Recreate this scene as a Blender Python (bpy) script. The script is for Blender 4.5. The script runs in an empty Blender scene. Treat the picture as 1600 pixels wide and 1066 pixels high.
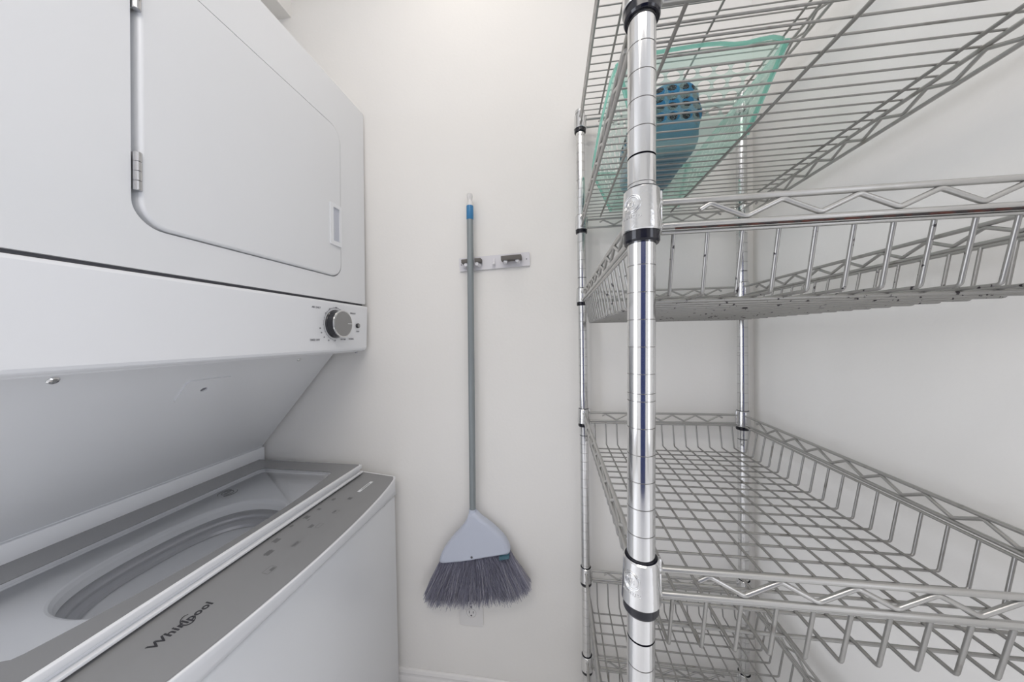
import bpy, bmesh, math, random
from math import sin, cos, pi, radians, sqrt, atan2
from mathutils import Vector, Matrix
random.seed(7)
SC = bpy.context.scene
COL = SC.collection

# ------------------------------------------------------------------ camera
F_PX = 490.0
CAM = Vector((-0.0828, -0.3143, 1.2))
YAW, PIT, ROL = .13365, -.01494, -.01648

def ray(u, v):
    cr, sr = cos(ROL), sin(ROL)
    u, v = cr*u + sr*v, -sr*u + cr*v
    y, z = 1.0, -v
    cp, sp = cos(PIT), sin(PIT)
    y, z = cp*y - sp*z, sp*y + cp*z
    cy, sy = cos(YAW), sin(YAW)
    return Vector((cy*u - sy*y, sy*u + cy*y, z))
fw = ray(0, 0).normalized()
rt = (ray(1, 0) - ray(0, 0)).normalized()
up = (ray(0, -1) - ray(0, 0)).normalized()
cd = bpy.data.cameras.new('camera'); cam = bpy.data.objects.new('camera', cd); COL.objects.link(cam)
cd.sensor_width = 36.0; cd.lens = F_PX*36/1600; cd.clip_start = .01; cd.clip_end = 50
cam.matrix_world = Matrix(((rt.x, up.x, -fw.x, CAM.x), (rt.y, up.y, -fw.y, CAM.y), (rt.z, up.z, -fw.z, CAM.z), (0, 0, 0, 1)))
SC.camera = cam
SC.view_settings.view_transform = 'Standard'; SC.view_settings.look = 'None'
SC.view_settings.gamma = 1; SC.view_settings.use_curve_mapping = False
SC.view_settings.exposure = 0.30

# ------------------------------------------------------------------ world and lights
w = bpy.data.worlds.new('world'); SC.world = w; w.use_nodes = True
bg = w.node_tree.nodes['Background']; bg.inputs[0].default_value = (.80, .88, 1, 1); bg.inputs[1].default_value = .6

def area(name, loc, size, sizey, power, col, look):
    l = bpy.data.lights.new(name, 'AREA'); l.shape = 'RECTANGLE'; l.size = size; l.size_y = sizey
    l.energy = power; l.color = col
    o = bpy.data.objects.new(name, l); COL.objects.link(o); o.location = loc
    o.rotation_euler = (Vector(look) - Vector(loc)).to_track_quat('-Z', 'Y').to_euler()
    return o
area('closet_ceiling_light', (-.30, .30, 2.56), .16, .16, 1.25, (1, .91, .82), (-.30, .30, 0))
area('hall_fill_light', (-.15, -.85, 2.56), 1.2, .6, 11, (1, .94, .88), (-.15, -.75, 0))  # warm fill outside the closet, added to brighten dryer front and right wall
area('left_fill_light', (-2.42, -1.30, 1.30), 1.2, 1.9, 24, (.88, .91, 1), (.4, .1, 1.0))  # unseen cool fill, put at the left side to brighten the right wall
area('right_fill_light', (1.92, -1.30, 1.25), 1.2, 1.9, 17, (.88, .91, 1), (-.7, .2, .8))  # unseen cool fill added opposite, for the dryer front and sloped panel

# ------------------------------------------------------------------ materials
def mat(name, col, rough=.5, metal=0., spec=.5, coat=0., bump=None, emis=None):
    m = bpy.data.materials.new(name); m.use_nodes = True
    nt = m.node_tree; b = nt.nodes['Principled BSDF']
    b.inputs['Base Color'].default_value = (*col, 1); b.inputs['Roughness'].default_value = rough
    b.inputs['Metallic'].default_value = metal; b.inputs['Specular IOR Level'].default_value = spec
    b.inputs['Coat Weight'].default_value = coat
    if emis:
        b.inputs['Emission Color'].default_value = (*emis[0], 1); b.inputs['Emission Strength'].default_value = emis[1]
    tc = nt.nodes.new('ShaderNodeTexCoord')
    if bump:
        n = nt.nodes.new('ShaderNodeTexNoise'); n.inputs['Scale'].default_value = bump[0]; n.inputs['Detail'].default_value = 3
        bp = nt.nodes.new('ShaderNodeBump'); bp.inputs['Strength'].default_value = bump[1]; bp.inputs['Distance'].default_value = .002
        nt.links.new(tc.outputs['Object'], n.inputs['Vector']); nt.links.new(n.outputs['Fac'], bp.inputs['Height'])
        nt.links.new(bp.outputs['Normal'], b.inputs['Normal'])
    return m

def noise_mix(m, scale, lo, hi, col2, vec=None, detail=4, rough2=None):
    """mixes a second colour over the base where a noise is above lo..hi"""
    nt = m.node_tree; b = nt.nodes['Principled BSDF']; base = tuple(b.inputs['Base Color'].default_value)
    tc = [n for n in nt.nodes if n.type == 'TEX_COORD'][0]
    n = nt.nodes.new('ShaderNodeTexNoise'); n.inputs['Scale'].default_value = scale; n.inputs['Detail'].default_value = detail
    src = tc.outputs['Object']
    if vec:
        mp = nt.nodes.new('ShaderNodeMapping'); mp.inputs['Scale'].default_value = vec
        nt.links.new(src, mp.inputs['Vector']); src = mp.outputs['Vector']
    nt.links.new(src, n.inputs['Vector'])
    r = nt.nodes.new('ShaderNodeMapRange'); r.inputs['From Min'].default_value = lo; r.inputs['From Max'].default_value = hi
    nt.links.new(n.outputs['Fac'], r.inputs['Value'])
    mx = nt.nodes.new('ShaderNodeMix'); mx.data_type = 'RGBA'
    mx.inputs['A'].default_value = base; mx.inputs['B'].default_value = (*col2, 1)
    nt.links.new(r.outputs['Result'], mx.inputs['Factor']); nt.links.new(mx.outputs['Result'], b.inputs['Base Color'])
    return r, mx

M = {}
M['wall'] = mat('wall_paint', (.86, .845, .815), .85, bump=(140, .12))
noise_mix(M['wall'], 3.0, .45, .75, (.84, .828, .80))
M['ceiling'] = mat('ceiling_paint', (.86, .85, .83), .9)
M['floor'] = mat('floor_tile', (.84, .835, .82), .4); noise_mix(M['floor'], 4, .4, .7, (.80, .79, .78))
M['navy'] = mat('reflected_navy_panel', (.035, .05, .15), .4)  # dark colour of the added leaves that the chrome reflects
M['trim'] = mat('trim_paint', (.82, .81, .80), .4)
M['white'] = mat('appliance_enamel', (.74, .75, .765), .28, coat=.25, bump=(420, .03))
M['whitepl'] = mat('white_plastic', (.78, .79, .81), .35)
M['door_w'] = mat('door_enamel', (.73, .74, .755), .45, coat=.05, bump=(420, .03))
M['gap'] = mat('dark_gap', (.09, .09, .10), .7)
M['grey'] = mat('grey_console_glass', (.25, .252, .256), .34, coat=.25); noise_mix(M['grey'], 900, .70, .8, (.30, .30, .31))
M['greyframe'] = mat('grey_printed_frame', (.22, .222, .225), .16, coat=.5)
M['deck'] = mat('washer_deck_plastic', (.92, .93, .94), .4)
M['tub'] = mat('tub_plastic', (.19, .19, .21), .4)
M['tubsteel'] = mat('tub_steel', (.36, .36, .38), .3, metal=.7)
M['logo'] = mat('dark_logo_print', (.03, .03, .035), .4)
M['print'] = mat('faint_grey_print', (.075, .075, .08), .5)
M['dialprint'] = mat('dial_print', (.20, .20, .22), .5)
M['knobside'] = mat('knob_side', (.025, .025, .03), .25)
M['knobface'] = mat('knob_face', (.30, .30, .30), .32, metal=.7)
M['chrome'] = mat('chrome_steel', (.70, .70, .70), .11, metal=1)
M['chrome2'] = mat('chrome_collar', (.70, .70, .70), .14, metal=1, bump=(160, .10))
M['groove'] = mat('post_groove', (.42, .41, .40), .3, metal=.9)
M['wire'] = mat('plated_wire', (.35, .345, .33), .34, metal=.75)
noise_mix(M['wire'], 26, .60, .72, (.22, .21, .19))
M['wirespot'] = mat('plated_wire_spotted', (.36, .355, .34), .34, metal=.75)
noise_mix(M['wirespot'], 130, .635, .66, (.05, .045, .05))
M['rail'] = mat('plated_rail', (.46, .455, .44), .30, metal=.8)
noise_mix(M['rail'], 14, .60, .75, (.34, .33, .30), vec=(1, 3, 3))
M['rust'] = mat('rust_streak', (.025, .02, .02), .7, metal=.1)
noise_mix(M['rust'], 90, .46, .60, (.075, .018, .010))
M['black'] = mat('black_plastic_sleeve', (.006, .006, .012), .15)
M['handle'] = mat('painted_steel_handle', (.27, .30, .31), .38, metal=.3)
M['blue'] = mat('blue_sleeve', (.035, .20, .42), .35)
M['clear'] = mat('hanging_cap', (.72, .71, .70), .3)
M['bhead'] = mat('broom_head_plastic', (.56, .60, .70), .45)
M['teal'] = mat('teal_plastic', (.06, .15, .19), .5)
M['outlet'] = mat('outlet_plastic', (.76, .75, .74), .35)
M['hookw'] = mat('hook_white_plastic', (.74, .73, .76), .35)
M['rubber'] = mat('grip_rubber', (.14, .13, .12), .7)
M['label'] = mat('label_paper', (.80, .82, .84), .6)

br = mat('bristle_fibre', (.22, .22, .27), .6)
nt = br.node_tree; b = nt.nodes['Principled BSDF']
at = nt.nodes.new('ShaderNodeAttribute'); at.attribute_name = 'tone'
cr = nt.nodes.new('ShaderNodeValToRGB')
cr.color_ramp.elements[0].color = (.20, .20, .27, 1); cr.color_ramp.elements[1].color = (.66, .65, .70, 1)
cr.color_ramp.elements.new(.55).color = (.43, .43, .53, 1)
nt.links.new(at.outputs['Fac'], cr.inputs[0]); nt.links.new(cr.outputs[0], b.inputs['Base Color'])
M['bristle'] = br

# blue cloth with round dark speckled print
tw = mat('blue_printed_cloth', (.03, .20, .33), .9, bump=(500, .3))
nt = tw.node_tree; b = nt.nodes['Principled BSDF']
tc = [n for n in nt.nodes if n.type == 'TEX_COORD'][0]
sx = nt.nodes.new('ShaderNodeSeparateXYZ'); nt.links.new(tc.outputs['Object'], sx.inputs[0])
def mth(op, a, bb=None, c=None):
    n = nt.nodes.new('ShaderNodeMath'); n.operation = op
    for i, v in enumerate((a, bb, c)):
        if v is None: continue
        if isinstance(v, (int, float)): n.inputs[i].default_value = v
        else: nt.links.new(v, n.inputs[i])
    return n.outputs[0]
PX, PZ = .022, .018
fx = mth('SUBTRACT', mth('FRACT', mth('DIVIDE', mth('ADD', sx.outputs['X'], .053+.5*PX), PX)), .5)
fz = mth('SUBTRACT', mth('FRACT', mth('DIVIDE', mth('ADD', sx.outputs['Z'], -.047+.5*PZ+.18), PZ)), .5)
dd = mth('ADD', mth('MULTIPLY', fx, fx), mth('MULTIPLY', fz, fz))
ins = mth('LESS_THAN', dd, .16)
hi = mth('GREATER_THAN', sx.outputs['Z'], .034)
front = mth('MULTIPLY', ins, hi)
vz = nt.nodes.new('ShaderNodeTexVoronoi'); vz.inputs['Scale'].default_value = 520; nt.links.new(tc.outputs['Object'], vz.inputs['Vector'])
spk = mth('LESS_THAN', vz.outputs['Distance'], .60)
c1 = nt.nodes.new('ShaderNodeMix'); c1.data_type = 'RGBA'; c1.inputs['A'].default_value = (.10, .12, .13, 1); c1.inputs['B'].default_value = (.01, .012, .015, 1)
nt.links.new(spk, c1.inputs['Factor'])
nz = nt.nodes.new('ShaderNodeTexNoise'); nz.inputs['Scale'].default_value = 16; nt.links.new(tc.outputs['Object'], nz.inputs['Vector'])
c0 = nt.nodes.new('ShaderNodeMix'); c0.data_type = 'RGBA'; c0.inputs['A'].default_value = (.012, .085, .17, 1); c0.inputs['B'].default_value = (.04, .22, .42, 1)
nt.links.new(nz.outputs['Fac'], c0.inputs['Factor'])
c2 = nt.nodes.new('ShaderNodeMix'); c2.data_type = 'RGBA'
nt.links.new(front, c2.inputs['Factor']); nt.links.new(c0.outputs['Result'], c2.inputs['A']); nt.links.new(c1.outputs['Result'], c2.inputs['B'])
nt.links.new(c2.outputs['Result'], b.inputs['Base Color'])
M['cloth'] = tw

def shader_mix(name, parts, arg2=.05):
    m = bpy.data.materials.new(name); m.use_nodes = True; nt = m.node_tree
    nt.nodes.remove(nt.nodes['Principled BSDF']); out = nt.nodes['Material Output']
    cur = None
    for kind, col, arg, fac in parts:
        s = nt.nodes.new(kind); s.inputs['Color'].default_value = (*col, 1)
        if 'Roughness' in s.inputs and arg is not None: s.inputs['Roughness'].default_value = arg
        if cur is None: cur = s.outputs[0]
        else:
            mx = nt.nodes.new('ShaderNodeMixShader')
            if fac == 'fresnel':
                lw = nt.nodes.new('ShaderNodeLayerWeight'); lw.inputs['Blend'].default_value = .5
                pw = nt.nodes.new('ShaderNodeMath'); pw.operation = 'POWER'; pw.inputs[1].default_value = 4.0
                ma = nt.nodes.new('ShaderNodeMath'); ma.operation = 'MULTIPLY_ADD'; ma.inputs[1].default_value = .85; ma.inputs[2].default_value = arg2
                nt.links.new(lw.outputs['Facing'], pw.inputs[0]); nt.links.new(pw.outputs[0], ma.inputs[0]); nt.links.new(ma.outputs[0], mx.inputs[0])
            else: mx.inputs[0].default_value = fac
            nt.links.new(cur, mx.inputs[1]); nt.links.new(s.outputs[0], mx.inputs[2]); cur = mx.outputs[0]
    nt.links.new(cur, out.inputs[0]); return m
M['glass'] = shader_mix('lid_glass', [('ShaderNodeBsdfTransparent', (.95, .955, .965), None, 0), ('ShaderNodeBsdfGlossy', (1, 1, 1), .03, 'fresnel')], .12)
M['mint'] = shader_mix('mint_translucent_plastic', [('ShaderNodeBsdfTransparent', (.90, .97, .945), None, 0), ('ShaderNodeBsdfTranslucent', (.66, .88, .81), None, .15), ('ShaderNodeBsdfGlossy', (1, 1, 1), .15, 'fresnel')])
M['mintrim'] = shader_mix('mint_rim_plastic', [('ShaderNodeBsdfTransparent', (.72, .92, .87), None, 0), ('ShaderNodeBsdfTranslucent', (.42, .78, .70), None, .42), ('ShaderNodeBsdfGlossy', (1, 1, 1), .15, 'fresnel')])

# ------------------------------------------------------------------ mesh helpers
ORG = {}
class MB:
    def __init__(s): s.v = []; s.f = []; s.sm = []; s.mi = []; s.cur = 0; s.tone = []
    def add(s, vs, fs, smooth=False):
        o = len(s.v); s.v += [Vector(p) for p in vs]
        for f in fs: s.f.append([i+o for i in f]); s.sm.append(smooth); s.mi.append(s.cur)
    def box(s, c, d, rot=None):
        hx, hy, hz = d[0]/2, d[1]/2, d[2]/2
        R = rot or Matrix.Identity(3)
        vs = [R @ Vector((x*hx, y*hy, z*hz)) + Vector(c) for x in (-1, 1) for y in (-1, 1) for z in (-1, 1)]
        s.add(vs, [(0, 1, 3, 2), (4, 6, 7, 5), (0, 4, 5, 1), (2, 3, 7, 6), (0, 2, 6, 4), (1, 5, 7, 3)])
    def rbox(s, lo, hi, r, F=None, seg=3, mr=None):
        """box with rounded edges, in frame F (function local->world)"""
        bm = bmesh.new(); bmesh.ops.create_cube(bm, size=1)
        for v in bm.verts: v.co = Vector([lo[i] + (v.co[i]+.5)*(hi[i]-lo[i]) for i in range(3)])
        bmesh.ops.bevel(bm, geom=bm.edges[:], offset=r, segments=seg, affect='EDGES', profile=.5)
        s.bm(bm, F, True)
    def bm(s, bm, F=None, smooth=False):
        bm.verts.index_update()
        s.add([F(v.co) if F else v.co.copy() for v in bm.verts], [[v.index for v in f.verts] for f in bm.faces], smooth); bm.free()
    def tube(s, pts, r, n=8, closed=False, caps=True, bend=None):
        pts = [Vector(p) for p in pts]
        if bend:   # round the corners
            q = [pts[0]]
            for a, b_, c in zip(pts, pts[1:], pts[2:]):
                d1 = (a-b_); d2 = (c-b_); t = min(bend, d1.length*.45, d2.length*.45)
                p1 = b_ + d1.normalized()*t; p2 = b_ + d2.normalized()*t
                for k in range(4):
                    u = k/3; q.append((1-u)**2*p1 + 2*u*(1-u)*b_ + u*u*p2)
            q.append(pts[-1]); pts = q
        N = len(pts); rings = []; prev = None
        for i, p in enumerate(pts):
            if closed: t = pts[(i+1) % N] - pts[i-1]
            else: t = pts[min(i+1, N-1)] - pts[max(i-1, 0)]
            t.normalize()
            if prev is None:
                a = Vector((0, 0, 1)) if abs(t.z) < .9 else Vector((1, 0, 0))
                u = t.cross(a).normalized()
            else: u = (prev - t*prev.dot(t)).normalized()
            prev = u; v = t.cross(u)
            rr = r[i] if isinstance(r, (list, tuple)) else r
            rings.append([p + (u*cos(2*pi*k/n) + v*sin(2*pi*k/n))*rr for k in range(n)])
        vs = [q for R in rings for q in R]; fs = []
        for i in range(N if closed else N-1):
            j = (i+1) % N
            for k in range(n): fs.append((i*n+k, i*n+(k+1) % n, j*n+(k+1) % n, j*n+k))
        s.add(vs, fs, True)
        if caps and not closed:
            o = len(s.v); s.v += [Vector(q) for q in rings[0]] + [Vector(q) for q in rings[-1]]
            s.f.append([o+k for k in range(n)][::-1]); s.f.append([o+n+k for k in range(n)]); s.sm += [False]*2; s.mi += [s.cur]*2
    def lathe(s, prof, n=32, F=None, cap=True, mats=None):
        """prof: (r,z) list; segments kept unwelded so that every ring edge is crisp"""
        for i, ((r0, z0), (r1, z1)) in enumerate(zip(prof, prof[1:])):
            vs = [(r0*cos(2*pi*k/n), r0*sin(2*pi*k/n), z0) for k in range(n)] + [(r1*cos(2*pi*k/n), r1*sin(2*pi*k/n), z1) for k in range(n)]
            if F: vs = [F(Vector(p)) for p in vs]
            if mats: s.cur = mats[i]
            s.add(vs, [(k, (k+1) % n, n+(k+1) % n, n+k) for k in range(n)], True)
        if cap:
            for (r, z), fl in ((prof[0], True), (prof[-1], False)):
                if r > 1e-6:
                    vs = [(r*cos(2*pi*k/n), r*sin(2*pi*k/n), z) for k in range(n)]
                    if F: vs = [F(Vector(p)) for p in vs]
                    s.add(vs, [list(range(n))[::-1] if fl else list(range(n))])
    def plate(s, outer, holes, z0, z1, F):
        """flat plate with holes: outlines in (u,v); thickness z0..z1; F maps (u,v,z) to world"""
        for z, flip in ((z0, True), (z1, False)):
            bm = bmesh.new(); es = []
            for lp in [outer] + holes:
                vs = [bm.verts.new((a, b_, 0)) for a, b_ in lp]
                es += [bm.edges.new((vs[i], vs[(i+1) % len(vs)])) for i in range(len(vs))]
            bmesh.ops.triangle_fill(bm, use_beauty=True, use_dissolve=False, edges=es, normal=(0, 0, 1))
            bm.verts.index_update(); bm.normal_update()
            fs = []
            for f in bm.faces:
                ids = [v.index for v in f.verts]
                if (f.normal.z < 0) != flip: ids = ids[::-1]
                fs.append(ids)
            s.add([F(Vector((v.co.x, v.co.y, z))) for v in bm.verts], fs); bm.free()
        for lp in [outer] + holes:
            n = len(lp)
            vs = [F(Vector((a, b_, z0))) for a, b_ in lp] + [F(Vector((a, b_, z1))) for a, b_ in lp]
            s.add(vs, [(k, (k+1) % n, n+(k+1) % n, n+k) for k in range(n)], n > 20)
    def text(s, body, size, F, depth=.0002, spacing=1.0, align='CENTER', sx=1.0, fit=None, bold=0.0):
        c = bpy.data.curves.new('t', 'FONT'); c.body = body; c.size = size; c.extrude = depth/2; c.align_x = align; c.align_y = 'CENTER'
        c.space_character = spacing; c.resolution_u = 3; c.offset = bold
        o = bpy.data.objects.new('t', c); COL.objects.link(o); bpy.context.view_layer.update()
        me = bpy.data.meshes.new_from_object(o.evaluated_get(bpy.context.evaluated_depsgraph_get()))
        if fit:
            xs = [v.co.x for v in me.vertices]; sx = fit/(max(xs)-min(xs))
        s.add([F(Vector((v.co.x*sx, v.co.y, v.co.z + depth/2))) for v in me.vertices], [list(p.vertices) for p in me.polygons])
        bpy.data.objects.remove(o); bpy.data.meshes.remove(me); bpy.data.curves.remove(c)
    def build(s, name, mats, parent=None, org=None, warp=None, label=None):
        if not isinstance(mats, (list, tuple)): mats = [mats]
        if parent is not None: o0 = ORG[parent.as_pointer()]
        else: o0 = Vector(org) if org is not None else Vector((0, 0, 0))
        me = bpy.data.meshes.new(name)
        vs = [warp(p) for p in s.v] if warp else s.v
        me.from_pydata([p - o0 for p in vs], [], s.f)
        for m in mats: me.materials.append(m)
        me.polygons.foreach_set('use_smooth', s.sm); me.polygons.foreach_set('material_index', s.mi)
        if s.tone:
            a = me.attributes.new('tone', 'FLOAT', 'POINT'); a.data.foreach_set('value', s.tone)
        me.validate(); me.update()
        bm = bmesh.new(); bm.from_mesh(me); bmesh.ops.recalc_face_normals(bm, faces=bm.faces); bm.to_mesh(me); bm.free()
        ob = bpy.data.objects.new(name, me); COL.objects.link(ob)
        if parent is not None: ob.parent = parent
        else: ob.location = o0
        ORG[ob.as_pointer()] = o0
        if label: ob['label'] = label
        return ob
def tag(o, label, cat, group=None, kind=None):
    o['label'] = label; o['category'] = cat
    if group: o['group'] = group
    if kind: o['kind'] = kind
def thing(name, label, cat, loc):
    o = bpy.data.objects.new(name, None); COL.objects.link(o); o.location = loc; o.empty_display_size = .05
    ORG[o.as_pointer()] = Vector(loc); tag(o, label, cat); return o
def struct(name, mb, m):
    o = mb.build(name, m); o['kind'] = 'structure'; return o
def rrect(u0, v0, u1, v1, r, n=8):
    if not isinstance(r, (list, tuple)): r = [r]*4
    out = []
    for (cx, cy, a0, q) in ((u1-r[0], v0+r[0], -pi/2, r[0]), (u1-r[1], v1-r[1], 0, r[1]), (u0+r[2], v1-r[2], pi/2, r[2]), (u0+r[3], v0+r[3], pi, r[3])):
        for k in range(n+1):
            a = a0 + pi/2*k/n; out.append((cx+q*cos(a), cy+q*sin(a)))
    return out
def circ(cx, cy, r, n=24, ry=None): return [(cx+r*cos(2*pi*k/n), cy+(ry or r)*sin(2*pi*k/n)) for k in range(n)]

# ------------------------------------------------------------------ the setting
WY, WX, WL, CZ = .66, .479, -1.45, 2.62
def slab(name, lo, hi, m):
    b_ = MB(); b_.box([(lo[i]+hi[i])/2 for i in range(3)], [hi[i]-lo[i] for i in range(3)]); return struct(name, b_, m)
slab('floor', (-2.6, -2.3, -.1), (2.1, WY+.1, 0), M['floor'])
slab('ceiling', (-2.6, -2.3, CZ), (2.1, WY+.1, CZ+.1), M['ceiling'])
slab('wall_back', (-2.6, WY, 0), (2.1, WY+.1, CZ), M['wall'])
slab('wall_right', (WX, -.30, 0), (WX+.1, WY, CZ), M['wall'])
slab('wall_left', (WL-.1, -.30, 0), (WL, WY, CZ), M['wall'])
slab('wall_front_right', (WX+.1, -.30, 0), (2.0, -.18, CZ), M['wall'])
slab('wall_front_left', (-2.5, -.30, 0), (WL-.1, -.18, CZ), M['wall'])
for nm_, x_ in (('wall_hall_right', 2.0), ('wall_hall_left', -2.6)):
    hb = MB(); hb.plate([(-2.2, 0), (WY, 0), (WY, CZ), (-2.2, CZ)], [[(-1.92, .33), (-.68, .33), (-.68, 2.27), (-1.92, 2.27)]], 0, .1, lambda p: Vector((x_+p.z, p.x, p.y)))
    struct(nm_, hb, M['wall'])
slab('wall_hall_back', (-2.6, -2.3, 0), (2.1, -2.2, CZ), M['wall'])
slab('trim_1', (WL, -.28, 2.295), (-.952, WY, CZ), M['wall'])     # soffit above the laundry unit
for k_, x0 in enumerate((-2.51, 1.96)):
    wn = MB()
    wn.plate(rrect(-1.98, .27, -.62, 2.33, .004, 2), [rrect(-1.92, .33, -.68, 2.27, .002, 2)], 0, .05, lambda p: Vector((x0+p.z, p.x, p.y)))
    struct('added_window_%d' % (k_+1), wn, M['trim'])  # unseen frames, added around the two side fill lights
for k_, (x0, x1) in enumerate(((-.76, -.003), (.003, .76))):
    dr = MB(); dr.rbox((x0, -2.2, .005), (x1, -2.16, 2.02), .004); dr.rbox((x0+.10, -2.17, .15), (x1-.10, -2.150, .95), .006); dr.rbox((x0+.10, -2.17, 1.10), (x1-.10, -2.150, 1.90), .006); struct('door_%d' % (k_+1), dr, M['navy'])  # unseen dark leaves, added to give the chrome post its navy reflection
def baseb(name, F, L_):
    b_ = MB(); prof = [(0, 0), (.013, 0), (.013, .070), (.011, .076), (.0085, .080), (.0085, .086), (.010, .090), (.007, .097), (.003, .100), (0, .100)]
    vs = [F(Vector((a, 0, z))) for a, z in prof] + [F(Vector((a, L_, z))) for a, z in prof]
    n = len(prof); b_.add(vs, [(k, (k+1) % n, n+(k+1) % n, n+k) for k in range(n)] + [list(range(n)), list(range(n, 2*n))])
    struct(name, b_, M['trim'])
baseb('baseboard_back', lambda p: Vector((WL+p.y, WY-p.x, p.z)), WX-WL)
baseb('baseboard_right', lambda p: Vector((WX-p.x, -.29+p.y, p.z)), WY+.29-.013)

# ------------------------------------------------------------------ stacked laundry unit
TH = -.022
A0 = Vector((-.696, .640, 0))
EQ = Vector((sin(TH), -cos(TH), 0)); EP = Vector((cos(TH), sin(TH), 0)); EZ = Vector((0, 0, 1))
def Q(p): return A0 + EQ*(p[0] - .021*max(0, p[2]-1.17)) + EP*p[1] + EZ*p[2]        # (q along the front, p outwards, z)
QW = .70
unit = thing('stacked_laundry_unit', 'white stacked dryer over top-loading washer against the left side of the closet', 'washer and dryer', Q((QW/2, -.3, 0)))

# washer cabinet with its straight front panel
b_ = MB(); b_.rbox((0, -.69, .012), (QW, .095, .690), .008, Q); cab = b_.build('washer_cabinet', M['white'], unit)
b_ = MB(); b_.rbox((.012, -.68, 0), (QW-.012, .080, .03), .004, Q); b_.build('toe_base', M['gap'], unit)
# console: lofted shell from the straight seam up to a bowed top edge
def bow(q): return .094 + .043*max(0, sin(pi*min(max(q/QW, 0), 1)))**.6
NQ = 40
qs = [QW*(.5-.5*cos(pi*k/NQ)) for k in range(NQ+1)]
rows = []
for q in qs:
    P1 = bow(q)
    rows.append([(q, .0955, .6925), (q, .0955+(P1-.0955)*.36, .711), (q, .0955+(P1-.0955)*.76, .734), (q, P1, .7490), (q, P1-.0008, .7510), (q, P1-.003, .7520), (q, -.035, .7640), (q, -.035, .6925)])
b_ = MB(); n = len(rows[0]); fs = []
for i in range(NQ):
    for k in range(n): fs.append((i*n+k, i*n+(k+1) % n, (i+1)*n+(k+1) % n, (i+1)*n+k))
fs += [list(range(n)), list(range(NQ*n, NQ*n+n))]
b_.add([Q(p) for r in rows for p in r], fs, False)
for i in range(len(b_.sm)): b_.sm[i] = (i % n) in (0, 1, 2, 3, 4) and i < NQ*n
console = b_.build('console', M['whitepl'], unit)
def ztop(p): return .7520 + (.764-.752)*max(0, min(1, (.11-p)/(.11+.035)))
def zc(q, p, h=0):
    P1 = bow(q)-.003; return .7520 + .0120*(P1-p)/(P1+.035) + h
b_ = MB(); m = 6; vs = []
q2 = [.007 + (QW-.014)*k/NQ for k in range(NQ+1)]
for q in q2:
    for k in range(m+1):
        e = bow(q)-.0038 if q > .02 and q < QW-.02 else bow(q)-.0038-.004*(1-min(q-.007, QW-.007-q)/.013)
        p = -.030 + (e+.030)*k/m; vs.append(Q((q, p, zc(q, p, .0008))))
b_.add(vs, [(i*(m+1)+k, i*(m+1)+k+1, (i+1)*(m+1)+k+1, (i+1)*(m+1)+k) for i in range(NQ) for k in range(m)], True)
inlay = b_.build('control_panel_inlay', M['grey'], console)
def onc(q0, p0, sq=1):     # text frame lying on the console: reading direction -q, up -p
    return lambda v: Q((q0 - v.x, p0 - v.y, zc(q0 - v.x, p0 - v.y, .0010) + v.z))
# brand lettering with its ring
b_ = MB()
F = onc(.5395, .0445)
b_.text('Whirlpool', .0185, onc(.5435, .0435), .0003, 1.05, fit=.080, bold=.0004)
ring = [F(Vector((.0030 + .0090*cos(a)*.9 + .004*sin(a), .0015+.0185*sin(a)*.62 - .002*cos(a), .0004))) for a in [pi*.35 + 2*pi*.86*k/30 for k in range(31)]]
b_.tube(ring, [.00022 + .0006*sin(pi*k/30) for k in range(31)], 6)
b_.build('logo', M['logo'], console, label='dark brand lettering on grey panel')
# faint printed key legends
def strokes(q, p, n, ln, gap, ang=0):
    b_ = MB()
    for k in range(n):
        L2 = ln*1.25*random.uniform(.7, 1.1)
        F = onc(q, p)
        c = [Vector((-L2/2, (k-(n-1)/2)*gap - .0008, 0)), Vector((L2/2, (k-(n-1)/2)*gap - .0008, 0)), Vector((L2/2, (k-(n-1)/2)*gap+.0008, 0)), Vector((-L2/2, (k-(n-1)/2)*gap+.0008, 0))]
        b_.add([F(x) for x in c], [(0, 1, 2, 3)])
    b_.build('key_legend', M['print'], console)
def rr_line(q, p, a, c, t=.0005):
    F = onc(q, p); b_ = MB()
    o = [Vector((x, y, 0)) for x, y in rrect(-a/2, -c/2, a/2, c/2, .002, 3)]; i2 = [Vector((x, y, 0)) for x, y in rrect(-a/2+t, -c/2+t, a/2-t, c/2-t, .0015, 3)]
    N = len(o); b_.add([F(x) for x in o+i2], [(k, (k+1) % N, N+(k+1) % N, N+k) for k in range(N)]); b_.build('key_outline', M['print'], console)
strokes(.385, .030, 4, .016, .0030); strokes(.350, .012, 4, .013, .0030); strokes(.350, .060, 2, .014, .003); rr_line(.350, .060, .018, .010)
strokes(.420, .075, 2, .010, .003); rr_line(.423, .072, .020, .014)
strokes(.335, -.012, 2, .035, .0025); strokes(.290, .045, 3, .012, .003); rr_line(.283, .060, .018, .010)
strokes(.262, .008, 4, .010, .003); strokes(.225, .055, 2, .010, .003); rr_line(.225, .058, .016, .012)
strokes(.225, .010, 3, .008, .003); strokes(.175, .012, 3, .010, .003); strokes(.160, .050, 4, .010, .0028)
strokes(.270, .020, 1, .008, .003); strokes(.300, .002, 2, .010, .003)
b_ = MB(); F = onc(.090, .050)
b_.add([F(Vector(c)) for c in ((-.033, -.0045, 0), (.033, -.0045, 0), (.033, .0045, 0), (-.033, .0045, 0))], [(0, 1, 2, 3)])
lb = b_.build('sticker', M['label'], console, label='small white printed sticker')
b_ = MB()
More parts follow.
